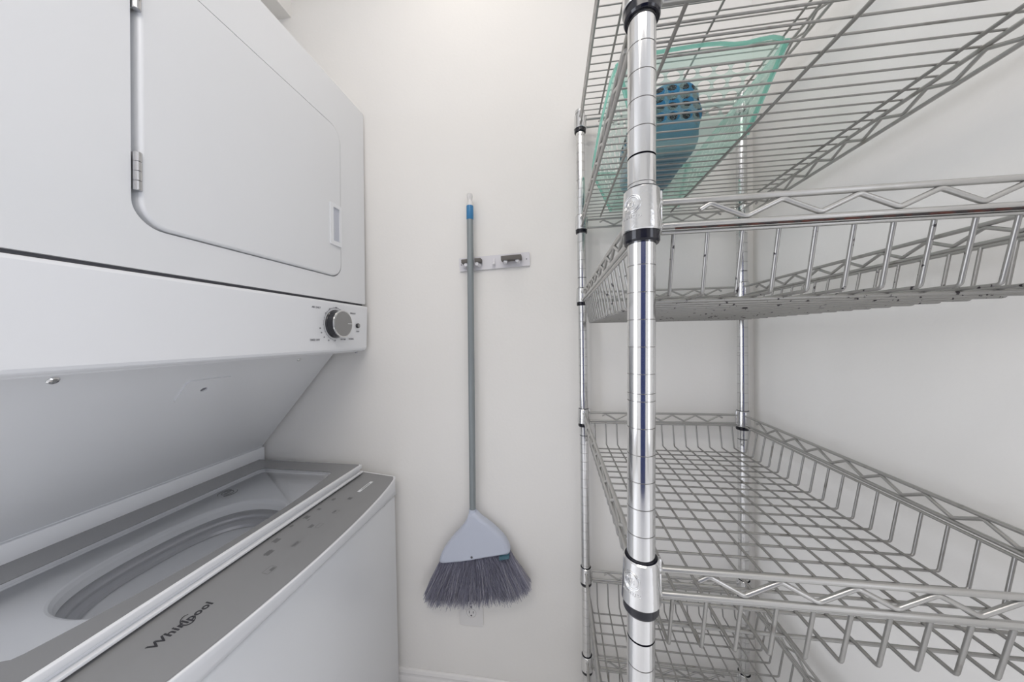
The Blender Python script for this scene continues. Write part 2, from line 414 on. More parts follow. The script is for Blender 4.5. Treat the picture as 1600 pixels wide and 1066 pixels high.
for (x0, x1, y) in ((-.020, .022, .0012), (-.018, .020, -.0016)):
    b_.add([onc(.090, .050)(Vector(c)) for c in ((x0, y-.0007, .0003), (x1, y-.0007, .0003), (x1, y+.0007, .0003), (x0, y+.0007, .0003))], [(0, 1, 2, 3)])
b_.build('sticker_print', M['print'], lb)

# washer deck under the lid, tub opening and tub
CQ, CP, RO, RP = .369, -.178, .190, .128
def sqz(x, y):
    r = sqrt(x*x+y*y)
    if r < 1e-9: return 0, 0
    c, d = abs(x/r), abs(y/r); k = (c**2.5+d**2.5)**(-1/2.5); return x*k, y*k
b_ = MB(); b_.plate([(.002, -.44), (QW-.002, -.44), (QW-.002, -.036), (.002, -.036)], [[(CQ+sqz(RO*cos(2*pi*k/64), RO*sin(2*pi*k/64))[0], CP+sqz(RO*cos(2*pi*k/64), RO*sin(2*pi*k/64))[1]*RP/RO) for k in range(64)]], .742, .752, Q)
deck = b_.build('washer_deck', M['deck'], unit)
b_ = MB()
RY = RP/RO
FT = lambda v: Q((CQ+sqz(v.x, v.y)[0], CP+sqz(v.x, v.y)[1]*RY, v.z))
b_.lathe([(RO, .752), (RO-.004, .750), (RO-.008, .742), (RO-.010, .728)], 64, FT, cap=False)
b_.build('opening_lip', M['deck'], deck)
b_ = MB()
b_.lathe([(RO-.010, .728), (RO-.004, .724), (RO+.004, .700), (RO+.004, .66)], 64, FT, cap=False)
b_.build('tub', M['tub'], unit)
b_ = MB(); b_.lathe([(RO-.002, .722), (RO-.014, .716), (RO-.018, .712), (RO-.016, .705)], 64, FT, cap=False); 
b_.lathe([(RO-.016, .705), (RO-.030, .700), (RO-.034, .694), (RO-.028, .690), (RO-.030, .45)], 64, FT, cap=False)
bk = b_.build('wash_basket', M['tubsteel'], unit)
b_ = MB(); b_.lathe([(RO-.03, .45), (0.0001, .46)], 64, FT, cap=False); b_.build('basket_floor', M['tub'], bk)
b_ = MB(); b_.lathe([(.060, .46), (.050, .50), (.034, .54), (.030, .60), (.026, .615), (.0001, .618)], 32, FT, cap=False)
for k in range(4):
    a = pi/4 + k*pi/2
    b_.tube([FT(Vector((.03*cos(a), .03*sin(a), .60))), FT(Vector((.045*cos(a+.3), .045*sin(a+.3), .54))), FT(Vector((.10*cos(a+.5), .10*sin(a+.5), .47)))], .006, 8)
b_.build('agitator', M['deck'], unit)

# lid: white moulded frame, grey printed border and clear window
LQ0, LQ1, LP0, LP1, LZ = .018, QW-.018, -.398, -.012, .793
def bulge_front(q, base, amp): return base + amp*sin(pi*min(max(q/QW, 0), 1))
win = []
N = 30
qa, qb, pr = .083, .652, -.312
for k in range(N+1):
    t = k/N; q = qa+.012 + (qb-qa-.024)*t; win.append((q, bulge_front(q, -.083, .050)))
e1 = win[-1]; win += [(qb-.004, e1[1]-.004), (qb, e1[1]-.014)]
win += [(qb, pr+.012), (qb-.004, pr+.004), (qb-.012, pr), (qa+.012, pr), (qa+.004, pr+.004), (qa, pr+.012)]
s1 = win[0]; win += [(qa, s1[1]-.014), (qa+.004, s1[1]-.004)]
b_ = MB(); outer = rrect(LQ0, LP0, LQ1, LP1, .008, 5)
b_.plate(outer, [[(q, p) for q, p in win]], LZ-.012, LZ-.0012, Q)
# the stepped white front edge of the lid
b_.rbox((LQ0, LP1-.010, LZ-.0125), (LQ1, LP1+.003, LZ-.0006), .0018, Q)
b_.rbox((LQ0+.002, LP1-.010, LZ-.0255), (LQ1-.002, LP1+.0075, LZ-.0200), .0012, Q)
b_.rbox((LQ0+.004, LP1-.014, LZ-.024), (LQ1-.004, LP1-.003, LZ-.010), .001, Q)
for q in (LQ0+.001, LQ1-.001): b_.tube([Q((q, LP0+.006, LZ-.003)), Q((q, LP1-.006, LZ-.003))], .0025, 8)
lid = b_.build('lid', M['whitepl'], unit)
b_ = MB(); b_.plate(rrect(LQ0+.003, LP0+.003, LQ1-.003, LP1-.004, .006, 5), [win], LZ-.0012, LZ, Q); fr = b_.build('lid_border', M['greyframe'], lid)
b_ = MB(); b_.plate([(q, p) for q, p in win], [], LZ-.004, LZ-.0005, Q)
gl = b_.build('lid_glass', M['glass'], lid)
b_ = MB()      # round printed emblem on the glass
ec = (.235, -.255)
FE = lambda v: Q((ec[0]-v.x, ec[1]-v.y, LZ+.0003+v.z))
for r0, a0, a1 in ((.020, .15*pi, .85*pi), (.020, 1.15*pi, 1.85*pi), (.0125, 0, 2*pi)):
    pts = [FE(Vector((r0*cos(a0+(a1-a0)*k/20), r0*sin(a0+(a1-a0)*k/20), 0))) for k in range(21)]
    b_.tube(pts, .0006, 4)
b_.text('6th', .012, FE, .0002)
b_.build('glass_emblem', M['print'], gl, label='faint round emblem printed on the glass')

# white strip behind lid, sloped back panel
b_ = MB()
sec = [(-.402, .765), (-.402, .832), (-.398, .836), (-.112, 1.158), (-.69, 1.158), (-.69, .70), (-.44, .70), (-.44, .765)]
n = len(sec); vs = [Q((.0, p, z)) for p, z in sec] + [Q((QW, p, z)) for p, z in sec]
b_.add(vs, [(k, (k+1) % n, n+(k+1) % n, n+k) for k in range(n)] + [list(range(n)), list(range(n, 2*n))])
slope = b_.build('sloped_back_panel', M['white'], unit)
b_ = MB(); b_.rbox((.0, -.404, .760), (QW, -.392, .830), .003, Q); b_.build('back_strip', M['whitepl'], unit)
sd = (Vector((0, -.112, 1.158)) - Vector((0, -.398, .836))).normalized(); sn = Vector((0, sd.z, -sd.y))
def onslope(q0, z0):
    t = (z0-.836)/sd.z; c = Vector((q0, -.398, .836)) + sd*t
    return lambda v: Q(c + Vector((1, 0, 0))*(-v.x) + sd*v.y + sn*v.z)
def screw(mb, F, r):
    mb.lathe([(r, 0), (r, r*.2), (r*.75, r*.45), (r*.28, r*.55)], 20, F)
    for a in (0, pi/2):
        R = Matrix.Rotation(a+.4, 3, 'Z')
        mb.add([F(R @ Vector(v)) for v in ((-r*.4, -r*.08, r*.57), (r*.4, -r*.08, r*.57), (r*.4, r*.08, r*.57), (-r*.4, r*.08, r*.57))], [(0, 1, 2, 3)])
for q, z, r in ((.582, 1.145, .0068), (.130, 1.142, .0052)):
    b_ = MB(); screw(b_, onslope(q, z), r); b_.build('screw', M['chrome'], slope)
b_ = MB(); FPt = onslope(.347, 1.093)
b_.plate(rrect(-.046, -.030, .046, .032, .008, 5), [circ(-.002, 0, .0065, 20)], .0, .0035, FPt); pl = b_.build('cover_plate', M['white'], slope)
b_ = MB(); b_.lathe([(.0066, .0005), (.0001, .0006)], 20, lambda v: FPt(v+Vector((-.002, 0, 0))), cap=False); b_.build('plate_hole', M['dialprint'], pl)

# dryer cabinet, front panel, door
b_ = MB(); b_.rbox((.014, -.69, 1.158), (QW, -.014, 1.935), .006, Q); b_.build('dryer_cabinet', M['white'], unit)
DQ0, DQ1, DZ0, DZ1 = .111, .566, 1.377, 1.812
FQ = lambda v: Q((v.x, v.z, v.y))      # plate in the q-z plane, thickness along p
b_ = MB(); b_.plate(rrect(-.001, 1.312, QW+.001, 1.938, .006, 4), [rrect(DQ0, DZ0, DQ1, DZ1, [.042, .034, .028, .028][0:4] and .040, 8)], -.016, 0, FQ)
fp = b_.build('dryer_front_panel', M['white'], unit)
b_ = MB(); b_.plate(rrect(DQ0-.01, DZ0-.01, DQ1+.01, DZ1+.01, .04, 6), [], -.017, -.0155, FQ); b_.build('door_recess', mat('door_recess_grey', (.22, .22, .24), .6), fp)
# door with a rolled edge
def dome_plate(mb, q0, z0, q1, z1, r, p0, p1, er, steps=5):
    loops = []
    seq = [(0, p0)] + [(er*(1-cos(pi/2*k/steps)), p1-er+er*sin(pi/2*k/steps)) for k in range(steps+1)]
    for ins, p in seq:
        loops.append([Q((a, p, c)) for a, c in rrect(q0+ins, z0+ins, q1-ins, z1-ins, max(r-ins, .002), 8)])
    n = len(loops[0]); vs = [x for l in loops for x in l]
    mb.add(vs, [(i*n+k, i*n+(k+1) % n, (i+1)*n+(k+1) % n, (i+1)*n+k) for i in range(len(loops)-1) for k in range(n)], True)
    mb.add(loops[-1], [list(range(n))])
b_ = MB(); dome_plate(b_, DQ0+.0022, DZ0+.0022, DQ1-.0085, DZ1-.0022, .038, -.0155, .0035, .005)
door = b_.build('dryer_door', M['door_w'], unit)
b_ = MB()   # recessed pull
b_.plate(rrect(.117, 1.466, .161, 1.583, .003, 3), [rrect(.1245, 1.478, .1495, 1.573, .002, 3)], .0030, .0075, FQ)
pull = b_.build('door_handle', M['whitepl'], door)
b_ = MB(); b_.add([Q(v) for v in ((.1245, .0040, 1.478), (.1495, .0040, 1.478), (.1495, .0040, 1.573), (.1245, .0040, 1.573))], [(0, 1, 2, 3)])
pm = mat('pull_recess', (.50, .52, .58), .4); b_.build('handle_recess', pm, pull)
for zc_ in (1.459, 1.735):
    b_ = MB()
    for k in range(4):
        z0 = zc_-.029+k*.0147
        b_.lathe([(.0044, z0), (.0050, z0+.0008), (.0050, z0+.0135), (.0044, z0+.0143)], 20, lambda v: Q((.5605+v.x, .0035+v.y, v.z)))
    b_.rbox((.562, -.012, zc_-.028), (.5645, .004, zc_+.029), .0006, Q)
    b_.build('hinge', M['tubsteel'] if False else mat('hinge_steel', (.55, .55, .56), .25, metal=1), fp)

# fascia below the seam
b_ = MB()
sec = [(-.016, 1.160), (-.004, 1.1635), (.0, 1.166), (.0025, 1.171), (.0045, 1.300), (.0035, 1.3045), (.0, 1.306), (-.016, 1.306)]
n = len(sec)
def fx_(q, z): return q
ends = [-.004, -.002] ; 
vs = []
for q in (-.0055, QW+.0055):
    for p, z in sec:
        dq = 0
        if z < 1.2: dq = (.009 if q < 0 else -.009)*(1.2-z)/.04*.6
        vs.append(Q((q+dq, p, z)))
b_.add(vs, [(k, (k+1) % n, n+(k+1) % n, n+k) for k in range(n)] + [list(range(n)), list(range(n, 2*n))])
fascia = b_.build('control_fascia', M['whitepl'], unit)
b_ = MB(); b_.box(Q((QW/2, -.012, 1.309)), (.01, QW-.01, .009), Matrix.Rotation(TH, 3, 'Z')); b_.build('fascia_gap', M['gap'], unit)
KQ, KZ = .142, 1.243
FK = lambda v: Q((KQ+v.x, .0042+v.z, KZ+v.y))
b_ = MB(); b_.lathe([(.0400, 0), (.0400, .002), (.0385, .004), (.0372, .019), (.0365, .022)], 48, FK)
knob = b_.build('timer_knob', M['knobside'], unit)
b_ = MB(); b_.lathe([(.0380, .0205), (.0388, .0222), (.0382, .0245), (.0350, .0252)], 48, FK); b_.build('knob_rim', M['chrome'], knob)
b_ = MB(); b_.lathe([(.0352, .0245), (.0350, .0256), (.0001, .0258)], 48, FK, cap=False); b_.build('knob_face', M['knobface'], knob)
b_ = MB(); b_.box(FK(Vector((-.026, .001, .0262))), (.0012, .017, .0018), Matrix.Rotation(TH, 3, 'Z')); b_.build('pointer', M['whitepl'], knob)
b_ = MB()
b_.lathe([(.0075, 0), (.0075, .004), (.0066, .0055)], 24, lambda v: Q((.047+v.x, .0042+v.z, KZ-.002+v.y))); bt = b_.build('start_button', M['knobside'], unit)
b_ = MB(); b_.lathe([(.0052, .0050), (.0050, .0066), (.0001, .0068)], 24, lambda v: Q((.047+v.x, .0042+v.z, KZ-.002+v.y)), cap=False); b_.build('button_cap', M['knobface'], bt)
b_ = MB()
def FD(q0, z0): return lambda v: Q((q0 - v.x, .0046+v.z, z0 + v.y))
arc = [FK(Vector((.0455*cos(a), .0455*sin(a), .0006))) for a in [radians(-75)+radians(190)*k/40 for k in range(41)]]
b_.tube(arc, .0005, 4)
for k in range(17):
    a = radians(-75)+radians(190)*k/16
    b_.tube([FK(Vector((.0455*cos(a), .0455*sin(a), .0006))), FK(Vector((.0485*cos(a), .0485*sin(a), .0006)))], .0003, 4)
b_.build('dial_scale', M['dialprint'], fascia)
for txt, q, z, sz in (('AIR ONLY', .213, 1.284, .0066), ('OFF', .140, 1.289, .0052), ('20', .180, 1.271, .005), ('DELICATE', .068, 1.278, .0056), ('TIMED DRY', .218, 1.199, .0066), ('NORMAL', .076, 1.200, .0056), ('DRY TIME', .112, 1.199, .005), ('START', .045, 1.223, .005), ('OFF', .146, 1.196, .005), ('50', .170, 1.197, .005), ('60', .186, 1.206, .005), ('70', .196, 1.218, .005), ('80', .200, 1.230, .005), ('10', .165, 1.284, .005)):
    b_ = MB(); b_.text(txt, sz, FD(q, z), .0002, bold=.0002); b_.build('cycle_lettering', M['dialprint'], fascia)
b_ = MB(); b_.lathe([(.0035, 0), (.0035, -.004), (.002, -.0055)], 14, lambda v: Q((.020+v.x, -.02+v.y, 1.160+v.z))); b_.build('foot_screw', M['tubsteel'], fascia)

# ------------------------------------------------------------------ wire shelving rack
W, L = .4267, .6185
ZC = 1.2
LA = .0113
def warp(p):      # the rack's near left post leans a little
    h = p.z - ZC; k = max(0, 1-p.y/L)*max(0, 1-p.x/W)
    return Vector((p.x + LA*h*k, p.y, p.z))
rack = thing('wire_shelving_rack', 'chrome wire shelving rack with basket shelves along the right wall', 'shelving rack', (W/2, L/2, 0))
POSTS = [(0, 0), (0, L), (W, L), (W, 0)]
PR = .0127
HTOP = ZC + .645
def post(x, y, near):
    b_ = MB(); prof = [(.0105, .028), (PR, .030)]; mats = [0]
    z = .0643 + ZC - .0254*45 - .0254*1
    zs = []
    while z < HTOP-.012:
        if z > .05: zs.append(z)
        z += .0254
    zs += [ZC-.0555]; zs.sort()
    joints = [ZC+.1659, ZC-.2913]
    for g in zs:
        j = any(abs(g-q) < .004 for q in joints)
        hw, dp = (.0009, .0014) if j else (.00045, .0006)
        prof += [(PR, g-hw), (PR-dp, g-hw*.8), (PR-dp, g+hw*.8), (PR, g+hw)]; mats += [0] + ([2]*3 if j else [1]*3)
    prof += [(PR, HTOP-.002), (PR-.002, HTOP)]; mats += [0, 0]
    b_.lathe(prof, 48 if near else 28, lambda v: Vector((x+v.x, y+v.y, v.z)), cap=True, mats=mats)
    o = b_.build('post', [M['chrome'], M['groove'], M['black']], rack, warp=warp)
    f = MB(); f.lathe([(.018, 0), (.018, .008), (.012, .012), (.0055, .014), (.0055, .030)], 20, lambda v: Vector((x+v.x, y+v.y, v.z)))
    f.build('levelling_foot', M['black'], o, warp=warp)
    c = MB(); c.lathe([(PR+.0006, HTOP-.008), (PR+.0006, HTOP), (PR-.002, HTOP+.003), (.0001, HTOP+.004)], 24, lambda v: Vector((x+v.x, y+v.y, v.z)), cap=False)
    c.build('post_cap', M['black'] if False else M['chrome2'], o, warp=warp)
for i, (x, y) in enumerate(POSTS): post(x, y, i == 0)

NX, NY = 13, 19
XS = [.0305+.0305*i for i in range(NX)]
YS = [.0425+.0298*i for i in range(NY)]
def shelf(zt, zb, basket, spotted=False, rust=False):
    zt += ZC; zb += ZC
    wm = M['wirespot'] if spotted else M['wire']
    d = MB()
    dep = .065
    if basket:
        zf = zb - dep; zr = zb - .0055
        o = .0045                     # wires hang from a ring rod just inside the lower rail
        ti = .0105                     # taper of the walls
        for x in XS:
            d.tube([(x, o, zr), (x, o+ti, zf+.0018), (x, L-o-ti, zf+.0018), (x, L-o, zr)], .00185, 8, bend=.0035)
        for y in YS:
            d.tube([(o, y, zr), (o+ti, y, zf-.0018), (W-o-ti, y, zf-.0018), (W-o, y, zr)], .00185, 8, bend=.0035)
    else:
        ny = 29
        for j in range(ny):
            y = .010 + (L-.020)*j/(ny-1)
            d.tube([(-.002, y, zt+.0045), (W+.002, y, zt+.0045)], .0014, 8)
        for x in (W*.12, W*.335, W*.56, W*.78, W*.945):
            if x in (W*.335, W*.78): continue
            d.tube([(x, -.001+.018, zt+.0002), (x, L-.018, zt+.0006)], .0024, 8)
    deck_ = d.build('basket_shelf' if basket else 'flat_shelf', wm, rack, warp=warp)
    # trusses
    def truss(a, b_pt, n, wires):
        a = Vector(a); bb = Vector(b_pt); dr = (bb-a).normalized(); t = MB()
        nrm = Vector((dr.y, -dr.x, 0))
        if (Vector((W/2, L/2, 0)) - a).dot(nrm) < 0: nrm = -nrm       # nrm points into the shelf
        e = .013
        t.tube([a+dr*e+EZ*zt, bb-dr*e+EZ*zt], .0030, 10)
        t.tube([a+dr*e+EZ*zb, bb-dr*e+EZ*zb], .0030, 10)
        if basket: t.tube([a+dr*(e+.006)+nrm*.0035+EZ*(zb-.0052), bb-dr*(e+.006)+nrm*.0035+EZ*(zb-.0052)], .0021, 8)
        for end, s_ in ((a, 1), (bb, -1)):
            for z in (zt, zb): t.tube([end+dr*s_*.0125+EZ*z, end+dr*s_*.0165+EZ*z, end+dr*s_*.019+EZ*z], [.0052, .0045, .0030], 10)
        pts = []
        hi, lo = zt-.0035, zb+.0045
        off = nrm*0.0
        wv = [a+dr*q for q in wires]
        first = 1
        pts.append(wv[first]-dr*.009+EZ*(hi-.0055))
        k = first
        while k < len(wires)-1:
            top = (k-first) % 2 == 0
            pts.append(wv[k]+off+EZ*(hi if top else lo)); k += 1
        if (k-1-first) % 2 == 0: pts.append(wv[k-1]+dr*.009+EZ*(hi-.0055))
        else: pts.append(wv[k-1]+dr*.012+EZ*(lo+.006))
        t.tube(pts, .0024, 8, bend=.003)
        r_ = t.build('truss_rail', M['rail'], deck_, warp=warp)
        return r_
    r0 = truss((0, 0, 0), (W, 0, 0), NX, XS)
    truss((0, L, 0), (W, L, 0), NX, XS)
    truss((0, 0, 0), (0, L, 0), NY, YS)
    truss((W, 0, 0), (W, L, 0), NY, YS)
    if rust:
        t = MB(); t.tube([(.03, -.0016, zb-.0033), (W-.02, -.0016, zb-.0033)], [.0007, .0014], 6)
        t.build('rust_streak', M['rust'], r0, warp=warp, label='dark red rust line under the lower front rail')
    for ci, (x, y) in enumerate(POSTS):
        c = MB(); n_ = 40 if ci == 0 else 24
        T_ = lambda v: Vector((x+v.x, y+v.y, v.z))
        ct, cb = zt+.012, zb-.006
        c.lathe([(PR+.0013, ct-.001), (PR+.0022, ct), (PR+.0034, ct-.0012), (PR+.0052, cb+.001), (PR+.0046, cb), (PR+.0015, cb)], n_, T_, cap=False)
        dx = 1 if x == 0 else -1; dy = 1 if y == 0 else -1
        for vx, vy in ((dx, 0), (0, dy)):
            c.rbox((-.0028, .010, cb+.002), (.0028, .0185, ct-.001), .0012, lambda v: Vector((x + vx*v.y + vy*v.x, y + vy*v.y + vx*v.x, v.z)), 2)
        col_ = c.build('corner_collar', M['chrome2'], deck_, warp=warp)
        if ci == 0:
            e = MB(); zm = (ct+cb)/2+.004
            def S(a, h, up_=.0002):
                ang = atan2(-1, -1) + a; rr = PR+.0034+(.0018)*(ct-(zm+h))/(ct-cb)+up_
                return Vector((x+rr*cos(ang), y+rr*sin(ang), zm+h))
            R0 = .0165
            for rad in (.0082, .0066):
                e.tube([S(rad*cos(2*pi*k/28)/R0, rad*sin(2*pi*k/28)) for k in range(28)], .00045, 6, closed=True)
            for seg in (((-.0035, -.003), (-.0035, .003), (-.001, -.003), (-.001, .003)), ((.003, .003), (.001, .002), (.003, -.001), (.001, -.003)), ((.0045, -.003), (.0045, .003), (.006, .003))):
                e.tube([S(-p[0]/R0*.8, p[1]*.8) for p in seg], .0004, 5)
            for k in range(9):
                a = (-.0085+k*.0021)/R0
                e.tube([S(-a, -.0125), S(-a, -.0102)], .0004, 5); e.tube([S(-a-.0010/R0, -.0102 if k % 2 else -.0125), S(-a, -.0102 if k % 2 else -.0125)], .00035, 5)
            e.build('collar_emblem', M['chrome2'], deck_ if False else col_.parent, warp=warp)
        s_ = MB(); s_.lathe([(PR+.0002, ct+.0012), (PR+.0013, ct+.0012), (PR+.0013, cb), (PR+.0036, cb), (PR+.0036, cb-.008), (PR+.0026, cb-.010), (PR+.0002, cb-.010)], n_, T_, cap=False)
        s_.build('split_sleeve', M['black'], deck_, warp=warp)
    return deck_
shelf(.620, .598, False)
shelf(.333, .310, False)
shelf(.1237, .1015, True, spotted=True, rust=True)
shelf(-.226, -.250, True)
shelf(-.693, -.717, True)
shelf(-.955, -.979, True)

# ------------------------------------------------------------------ mint laundry basket with the cloth
BZ = ZC+.333+.0064
bx = thing('laundry_basket', 'translucent mint green plastic basket with round holes on the second shelf from the top', 'basket', (.165, .43, BZ))
HB = .122
bot = ((.075, .285), (.252, .283), (.252, .585), (.078, .588))
top = ((.030, .245), (.288, .240), (.285, .610), (.034, .612))
def P3(c, z): return Vector((c[0], c[1], z))
def wall(a, b2, rows_, cols, hr, skip=0):
    A_, B_ = P3(bot[a], BZ+.006), P3(bot[b2], BZ+.006); D_, C_ = P3(top[a], BZ+HB), P3(top[b2], BZ+HB)
    nr = (B_-A_).cross(D_-A_).normalized()
    def F(v): return (A_*(1-v.x)*(1-v.y) + B_*v.x*(1-v.y) + C_*v.x*v.y + D_*(1-v.x)*v.y) + nr*v.z
    wd = (B_-A_).length; hg = (D_-A_).length; m = MB(); hs = []
    for i in range(cols):
        for j in range(rows_):
            cx = .08 + .84*(i+.5)/cols; cy = .22 + .62*(j+.5)/rows_
            hs.append([(cx+hr/wd*cos(2*pi*k/16), cy+hr/hg*sin(2*pi*k/16)) for k in range(16)])
    m.plate([(0, 0), (.25, 0), (.5, 0), (.75, 0), (1, 0), (1, .5), (1, 1), (.75, 1), (.5, 1), (.25, 1), (0, 1), (0, .5)], hs, 0, .0016, F)
    return m.build('basket_side', M['mint'], bx)
wall(0, 1, 4, 8, .0078); wall(1, 2, 4, 11, .0078); wall(2, 3, 4, 8, .0078); wall(3, 0, 4, 11, .0078)
m = MB(); m.plate([bot[0], bot[1], bot[2], bot[3]], [], BZ+.001, BZ+.006, lambda v: v.copy()); m.build('basket_bottom', M['mint'], bx)
# wavy rolled rim
m = MB(); pts = []
for e in range(4):
    a, b2 = Vector(P3(top[e], BZ+HB)), Vector(P3(top[(e+1) % 4], BZ+HB)); n_ = 14
    for k in range(n_):
        t = (k+.5)/n_; z = .004*sin(pi*t) + (-.006*math.exp(-((t-.72)/.10)**2) if e in (0, 2) else 0)
        p = a.lerp(b2, t); c = Vector((.16, .43, 0)); dv = Vector((p.x-c.x, p.y-c.y, 0)).normalized()
        rr = .006 if min(t, 1-t) > .1 else .001
        pts.append(p + dv*rr + EZ*z)
m.tube(pts, .0030, 8, closed=True)
lip = [p - EZ*.006 for p in pts]
vs = [p + (p - Vector((.16, .43, p.z))).normalized()*.0035 for p in pts] + [p + (p - Vector((.16, .43, p.z))).normalized()*.0045 for p in lip]; n_ = len(pts)
m.add(vs, [(k, (k+1) % n_, n_+(k+1) % n_, n_+k) for k in range(n_)], True)
m.build('basket_rim', M['mintrim'], bx, label='darker aqua rolled rim')
# stiff ribs down the corners
for e in range(4):
    m = MB(); m.tube([P3(bot[e], BZ+.003), P3(top[e], BZ+HB-.002)], .004, 8); m.build('corner_rib', M['mintrim'], bx)

# folded blue cloth lying in the basket, rounded near end
CT = Vector((.150, .41, BZ+.0065))
m = MB(); nu, nv = 26, 18; vs = []; x0, x1 = .085, .203; y0, y1 = .292, .560
def sq(c, e): return math.copysign(abs(c)**e, c)
for j in range(nv+1):
    ph = -pi/2 + pi*j/nv
    for i in range(nu):
        a = 2*pi*i/nu
        cx, cy, cz = (x0+x1)/2, (y0+y1)/2, BZ+.0065+.064
        x = cx + (x1-x0)/2*sq(cos(a), .55)*abs(cos(ph))**.45
        y = cy + (y1-y0)/2*sq(sin(a), .55)*abs(cos(ph))**.30
        z = cz + .064*sq(sin(ph), .55)
        z += .006*sin(x*90+1)*max(0, sin(ph)) ; x += .003*sin(z*120+y*30)
        vs.append((x, y, max(z, BZ+.0068)))
m.add(vs, [(j*nu+i, j*nu+(i+1) % nu, (j+1)*nu+(i+1) % nu, (j+1)*nu+i) for j in range(nv) for i in range(nu)], True)
cl = m.build('folded_cloth', M['cloth'], None, org=(.144, .43, BZ+.0065))
tag(cl, 'folded blue cloth with dark round dots lying in the mint basket', 'towel')
m = MB(); m.add([(.135, .50, BZ+.0063), (.178, .49, BZ+.0063), (.180, .53, BZ+.0063), (.137, .54, BZ+.0063)], [(0, 1, 2, 3)])
m.build('care_label', M['label'], cl, label='pale care label')

# ------------------------------------------------------------------ wall hook rail
hr_ = thing('wall_hook_rail', 'white plastic mop and broom holder strip screwed to the back wall', 'broom holder', (-.265, WY, 1.43))
tl = radians(2.4)
def H(v): return Vector((-.2655 + v.x*cos(tl) - v.y*sin(tl), WY - v.z, 1.4335 + v.x*sin(tl) + v.y*cos(tl)))
m = MB(); m.plate(rrect(-.112, -.021, .112, .021, .003, 3), [], .0005, .006, H); m.build('back_plate', M['hookw'], hr_)
for cx, full in ((-.068, False), (.057, True)):
    for s_ in (-1, 1):
        m = MB(); m.tube([H(Vector((cx+s_*.020, -.006, .005))), H(Vector((cx+s_*.021, -.007, .016))), H(Vector((cx+s_*.017, -.006, .028)))], [.0075, .0065, .0055], 12)
        c_ = m.build('clip', M['hookw'], hr_)
        if not full:
            m = MB(); m.rbox((cx+s_*.021-.010, -.001, .008), (cx+s_*.021+.010, .011, .030), .0015, H); m.build('rubber_grip', M['rubber'], c_, label='dark grey rubber grip')
    if full:
        m = MB(); m.rbox((cx-.031, -.004, .010), (cx+.031, .010, .032), .0015, H); m.build('rubber_grip', M['rubber'], hr_, label='dark grey rubber grip')
m = MB(); m.tube([H(Vector((0, .004, .005))), H(Vector((0, -.008, .010))), H(Vector((0, -.013, .018))), H(Vector((0, -.008, .022)))], .0035, 10, bend=.004)
m.rbox((-.004, -.012, .005), (.004, .010, .009), .001, H); m.build('hook', M['hookw'], hr_)
for x in (-.105, .102):
    m = MB(); m.lathe([(.0018, .006), (.0018, .0068), (.0001, .0071)], 12, lambda v: H(Vector((x+v.x, v.y, v.z))), cap=False); m.build('screw', M['dialprint'], hr_)

# ------------------------------------------------------------------ broom
BY = WY-.026
bro = thing('broom', 'grey angled household broom with pale blue head hanging on the back wall', 'broom', (-.345, BY, .40))
ht, hb_ = Vector((-.3345, BY, 1.600)), Vector((-.3435, BY, .640))
m = MB(); m.tube([hb_, (hb_+ht)/2, ht+(hb_-ht)*.03], .0098, 20); m.build('handle', M['handle'], bro)
dv = (ht-hb_).normalized()
m = MB(); m.tube([ht-dv*.038, ht-dv*.036, ht+dv*.002, ht+dv*.004], [.0102, .0108, .0108, .0102], 20); m.build('sleeve', M['blue'], bro, label='bright blue sleeve')
m = MB(); m.tube([ht+dv*.004, ht+dv*.011, ht+dv*.012, ht+dv*.022, ht+dv*.032, ht+dv*.040], [.0100, .0098, .0080, .0078, .0092, .0086], 18); m.build('hanging_cap', M['clear'], bro, label='pale clear end cap')
K = 1/5.92
def px2w(px, py):      # measured outline, metres on the plane of the broom
    return (-.3435 + (px-738.2)*.002047, .654 - (py-792.0)*.002035)
head_px = [(495, 70), (555, 70), (600, 112), (650, 145), (700, 182), (750, 222), (790, 262), (822, 300), (845, 340), (860, 378), (862, 402), (850, 420), (770, 436), (640, 466), (520, 498), (400, 524), (300, 540), (240, 551), (216, 547), (208, 530), (218, 490), (235, 448), (262, 402), (300, 350), (340, 300), (385, 252), (430, 200), (465, 145), (480, 112)]
hp = [px2w(650+a*K, 780+c*K) for a, c in head_px]
cx = sum(p[0] for p in hp)/len(hp); cz = sum(p[1] for p in hp)/len(hp)
m = MB(); loops = []
for ins, y in ((.0, 0), (.0, .007), (.012, .0115), (.045, .0145), (.12, .016)):
    loops.append([(cx+(a-cx)*(1-ins), BY-y, cz+(c-cz)*(1-ins)) for a, c in hp])
loops = [[(a, 2*BY-y-.0, c) for a, y, c in l] for l in loops[1:][::-1]] + loops
n = len(hp); vs = [v for l in loops for v in l]
m.add(vs, [(i*n+k, i*n+(k+1) % n, (i+1)*n+(k+1) % n, (i+1)*n+k) for i in range(len(loops)-1) for k in range(n)], True)
m.add(loops[0], [list(range(n))]); m.add(loops[-1], [list(range(n))])
m.tube([hb_+dv*.022, hb_-dv*.002, hb_-dv*.03], [.0112, .0125, .0150], 18)
hd = m.build('broom_head', M['bhead'], bro, label='pale blue-grey plastic head')
hx, hz = px2w(650+518*K, 780+463*K)
m = MB(); m.lathe([(.0034, 0), (.0034, .0008), (.0001, .0009)], 14, lambda v: Vector((hx+v.x, BY-.0165-v.z, hz+v.y)), cap=False); m.build('rivet_hole', M['gap'], hd)
m = MB()
c4 = [px2w(650+a*K, 780+c*K) for a, c in ((768, 438), (856, 415), (856, 442), (770, 462))]
m.plate(c4, [], 0, .020, lambda v: Vector((v.x, BY-.011+.0 - v.z+.010, v.y))); m.build('bristle_clamp', M['teal'], hd, label='dark teal insert at the wide end')
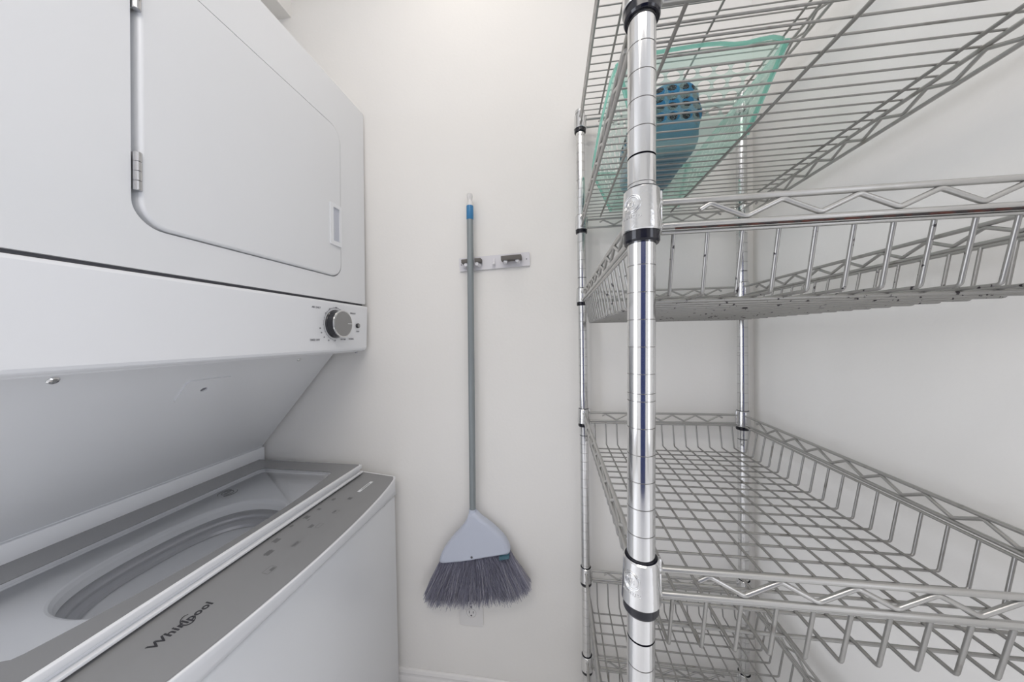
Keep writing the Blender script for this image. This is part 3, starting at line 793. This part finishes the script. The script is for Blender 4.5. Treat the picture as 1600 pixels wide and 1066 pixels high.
# bristles
m = MB()
st = [px2w(650+a*K, 780+c*K) for a, c in ((218, 540), (855, 420))]
endp = [(60, 850), (75, 900), (100, 935), (160, 945), (230, 942), (320, 940), (400, 932), (470, 915), (560, 905), (640, 890), (720, 872), (800, 858), (860, 846), (920, 815), (970, 785), (1010, 750), (1045, 705)]
ed = [px2w(650+a*K, 780+c*K) for a, c in endp]
def edp(t):
    x = t*(len(ed)-1); i = min(int(x), len(ed)-2); f = x-i; return ed[i][0]*(1-f)+ed[i+1][0]*f, ed[i][1]*(1-f)+ed[i+1][1]*f
NT = 26
for k in range(3600):
    tuft = random.randrange(NT); tc_ = (tuft+.5)/NT
    u = tc_ + random.gauss(0, .0085); u = min(max(u, .002), .998)
    sx_ = st[0][0]*(1-u)+st[1][0]*u; sz_ = st[0][1]*(1-u)+st[1][1]*u
    ue = min(max(tc_ + random.gauss(0, .033), 0), 1); ex, ez = edp(ue)
    ln = random.uniform(.86, 1.03) if random.random() < .93 else random.uniform(1.0, 1.07)
    ex = sx_+(ex-sx_)*ln; ez = sz_+(ez-sz_)*ln
    y0 = BY + random.uniform(-.008, .006); y1 = BY + random.uniform(-.024, .018)
    a = Vector((sx_, y0, sz_+.006)); c = Vector((ex, y1, ez)); md = a.lerp(c, .55)+Vector((random.uniform(-.003, .003), random.uniform(-.002, .002), 0))
    o0 = len(m.v); m.tube([a, md, c], [.00060, .00055, .00035], 3, caps=False)
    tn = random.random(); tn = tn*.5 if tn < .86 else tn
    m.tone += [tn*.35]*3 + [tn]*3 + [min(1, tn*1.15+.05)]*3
m.build('bristles', M['bristle'], bro, label='soft grey fanned bristles')

# ------------------------------------------------------------------ wall outlet
ox, oz = -.360, .330
m = MB()
FO = lambda v: Vector((ox+v.x, WY-v.z, oz+v.y))
out = thing('wall_outlet', 'white duplex power outlet on the back wall below the broom bristles', 'outlet', (ox, WY, oz))
m.plate(rrect(-.0385, -.061, .0385, .061, .004, 4), [circ(0, .0195, .0165, 24, .0145), circ(0, -.0195, .0165, 24, .0145)], .0003, .005, FO)
m.build('cover_plate', M['outlet'], out)
for s_ in (-1, 1):
    m = MB(); m.lathe([(.0160, .001), (.0160, .0045), (.0150, .0055)], 28, lambda v: FO(Vector((v.x, s_*.0195+v.y*.88, v.z)))); rc = m.build('receptacle', M['outlet'], out)
    for x, h in ((-.0064, .0085), (.0064, .0070)):
        m = MB(); m.box(FO(Vector((x, s_*.0195+.003, .0056))), (.0020, .0006, h)); m.build('slot', M['gap'], rc)
    m = MB(); m.lathe([(.0028, .0056), (.0001, .0058)], 12, lambda v: FO(Vector((v.x, s_*.0195-.008+v.y, v.z))), cap=False)
    m.build('ground_hole', M['gap'], rc)
m = MB(); m.lathe([(.0030, .005), (.0028, .0060), (.0001, .0063)], 12, FO, cap=False); m.build('screw', M['dialprint'], out)
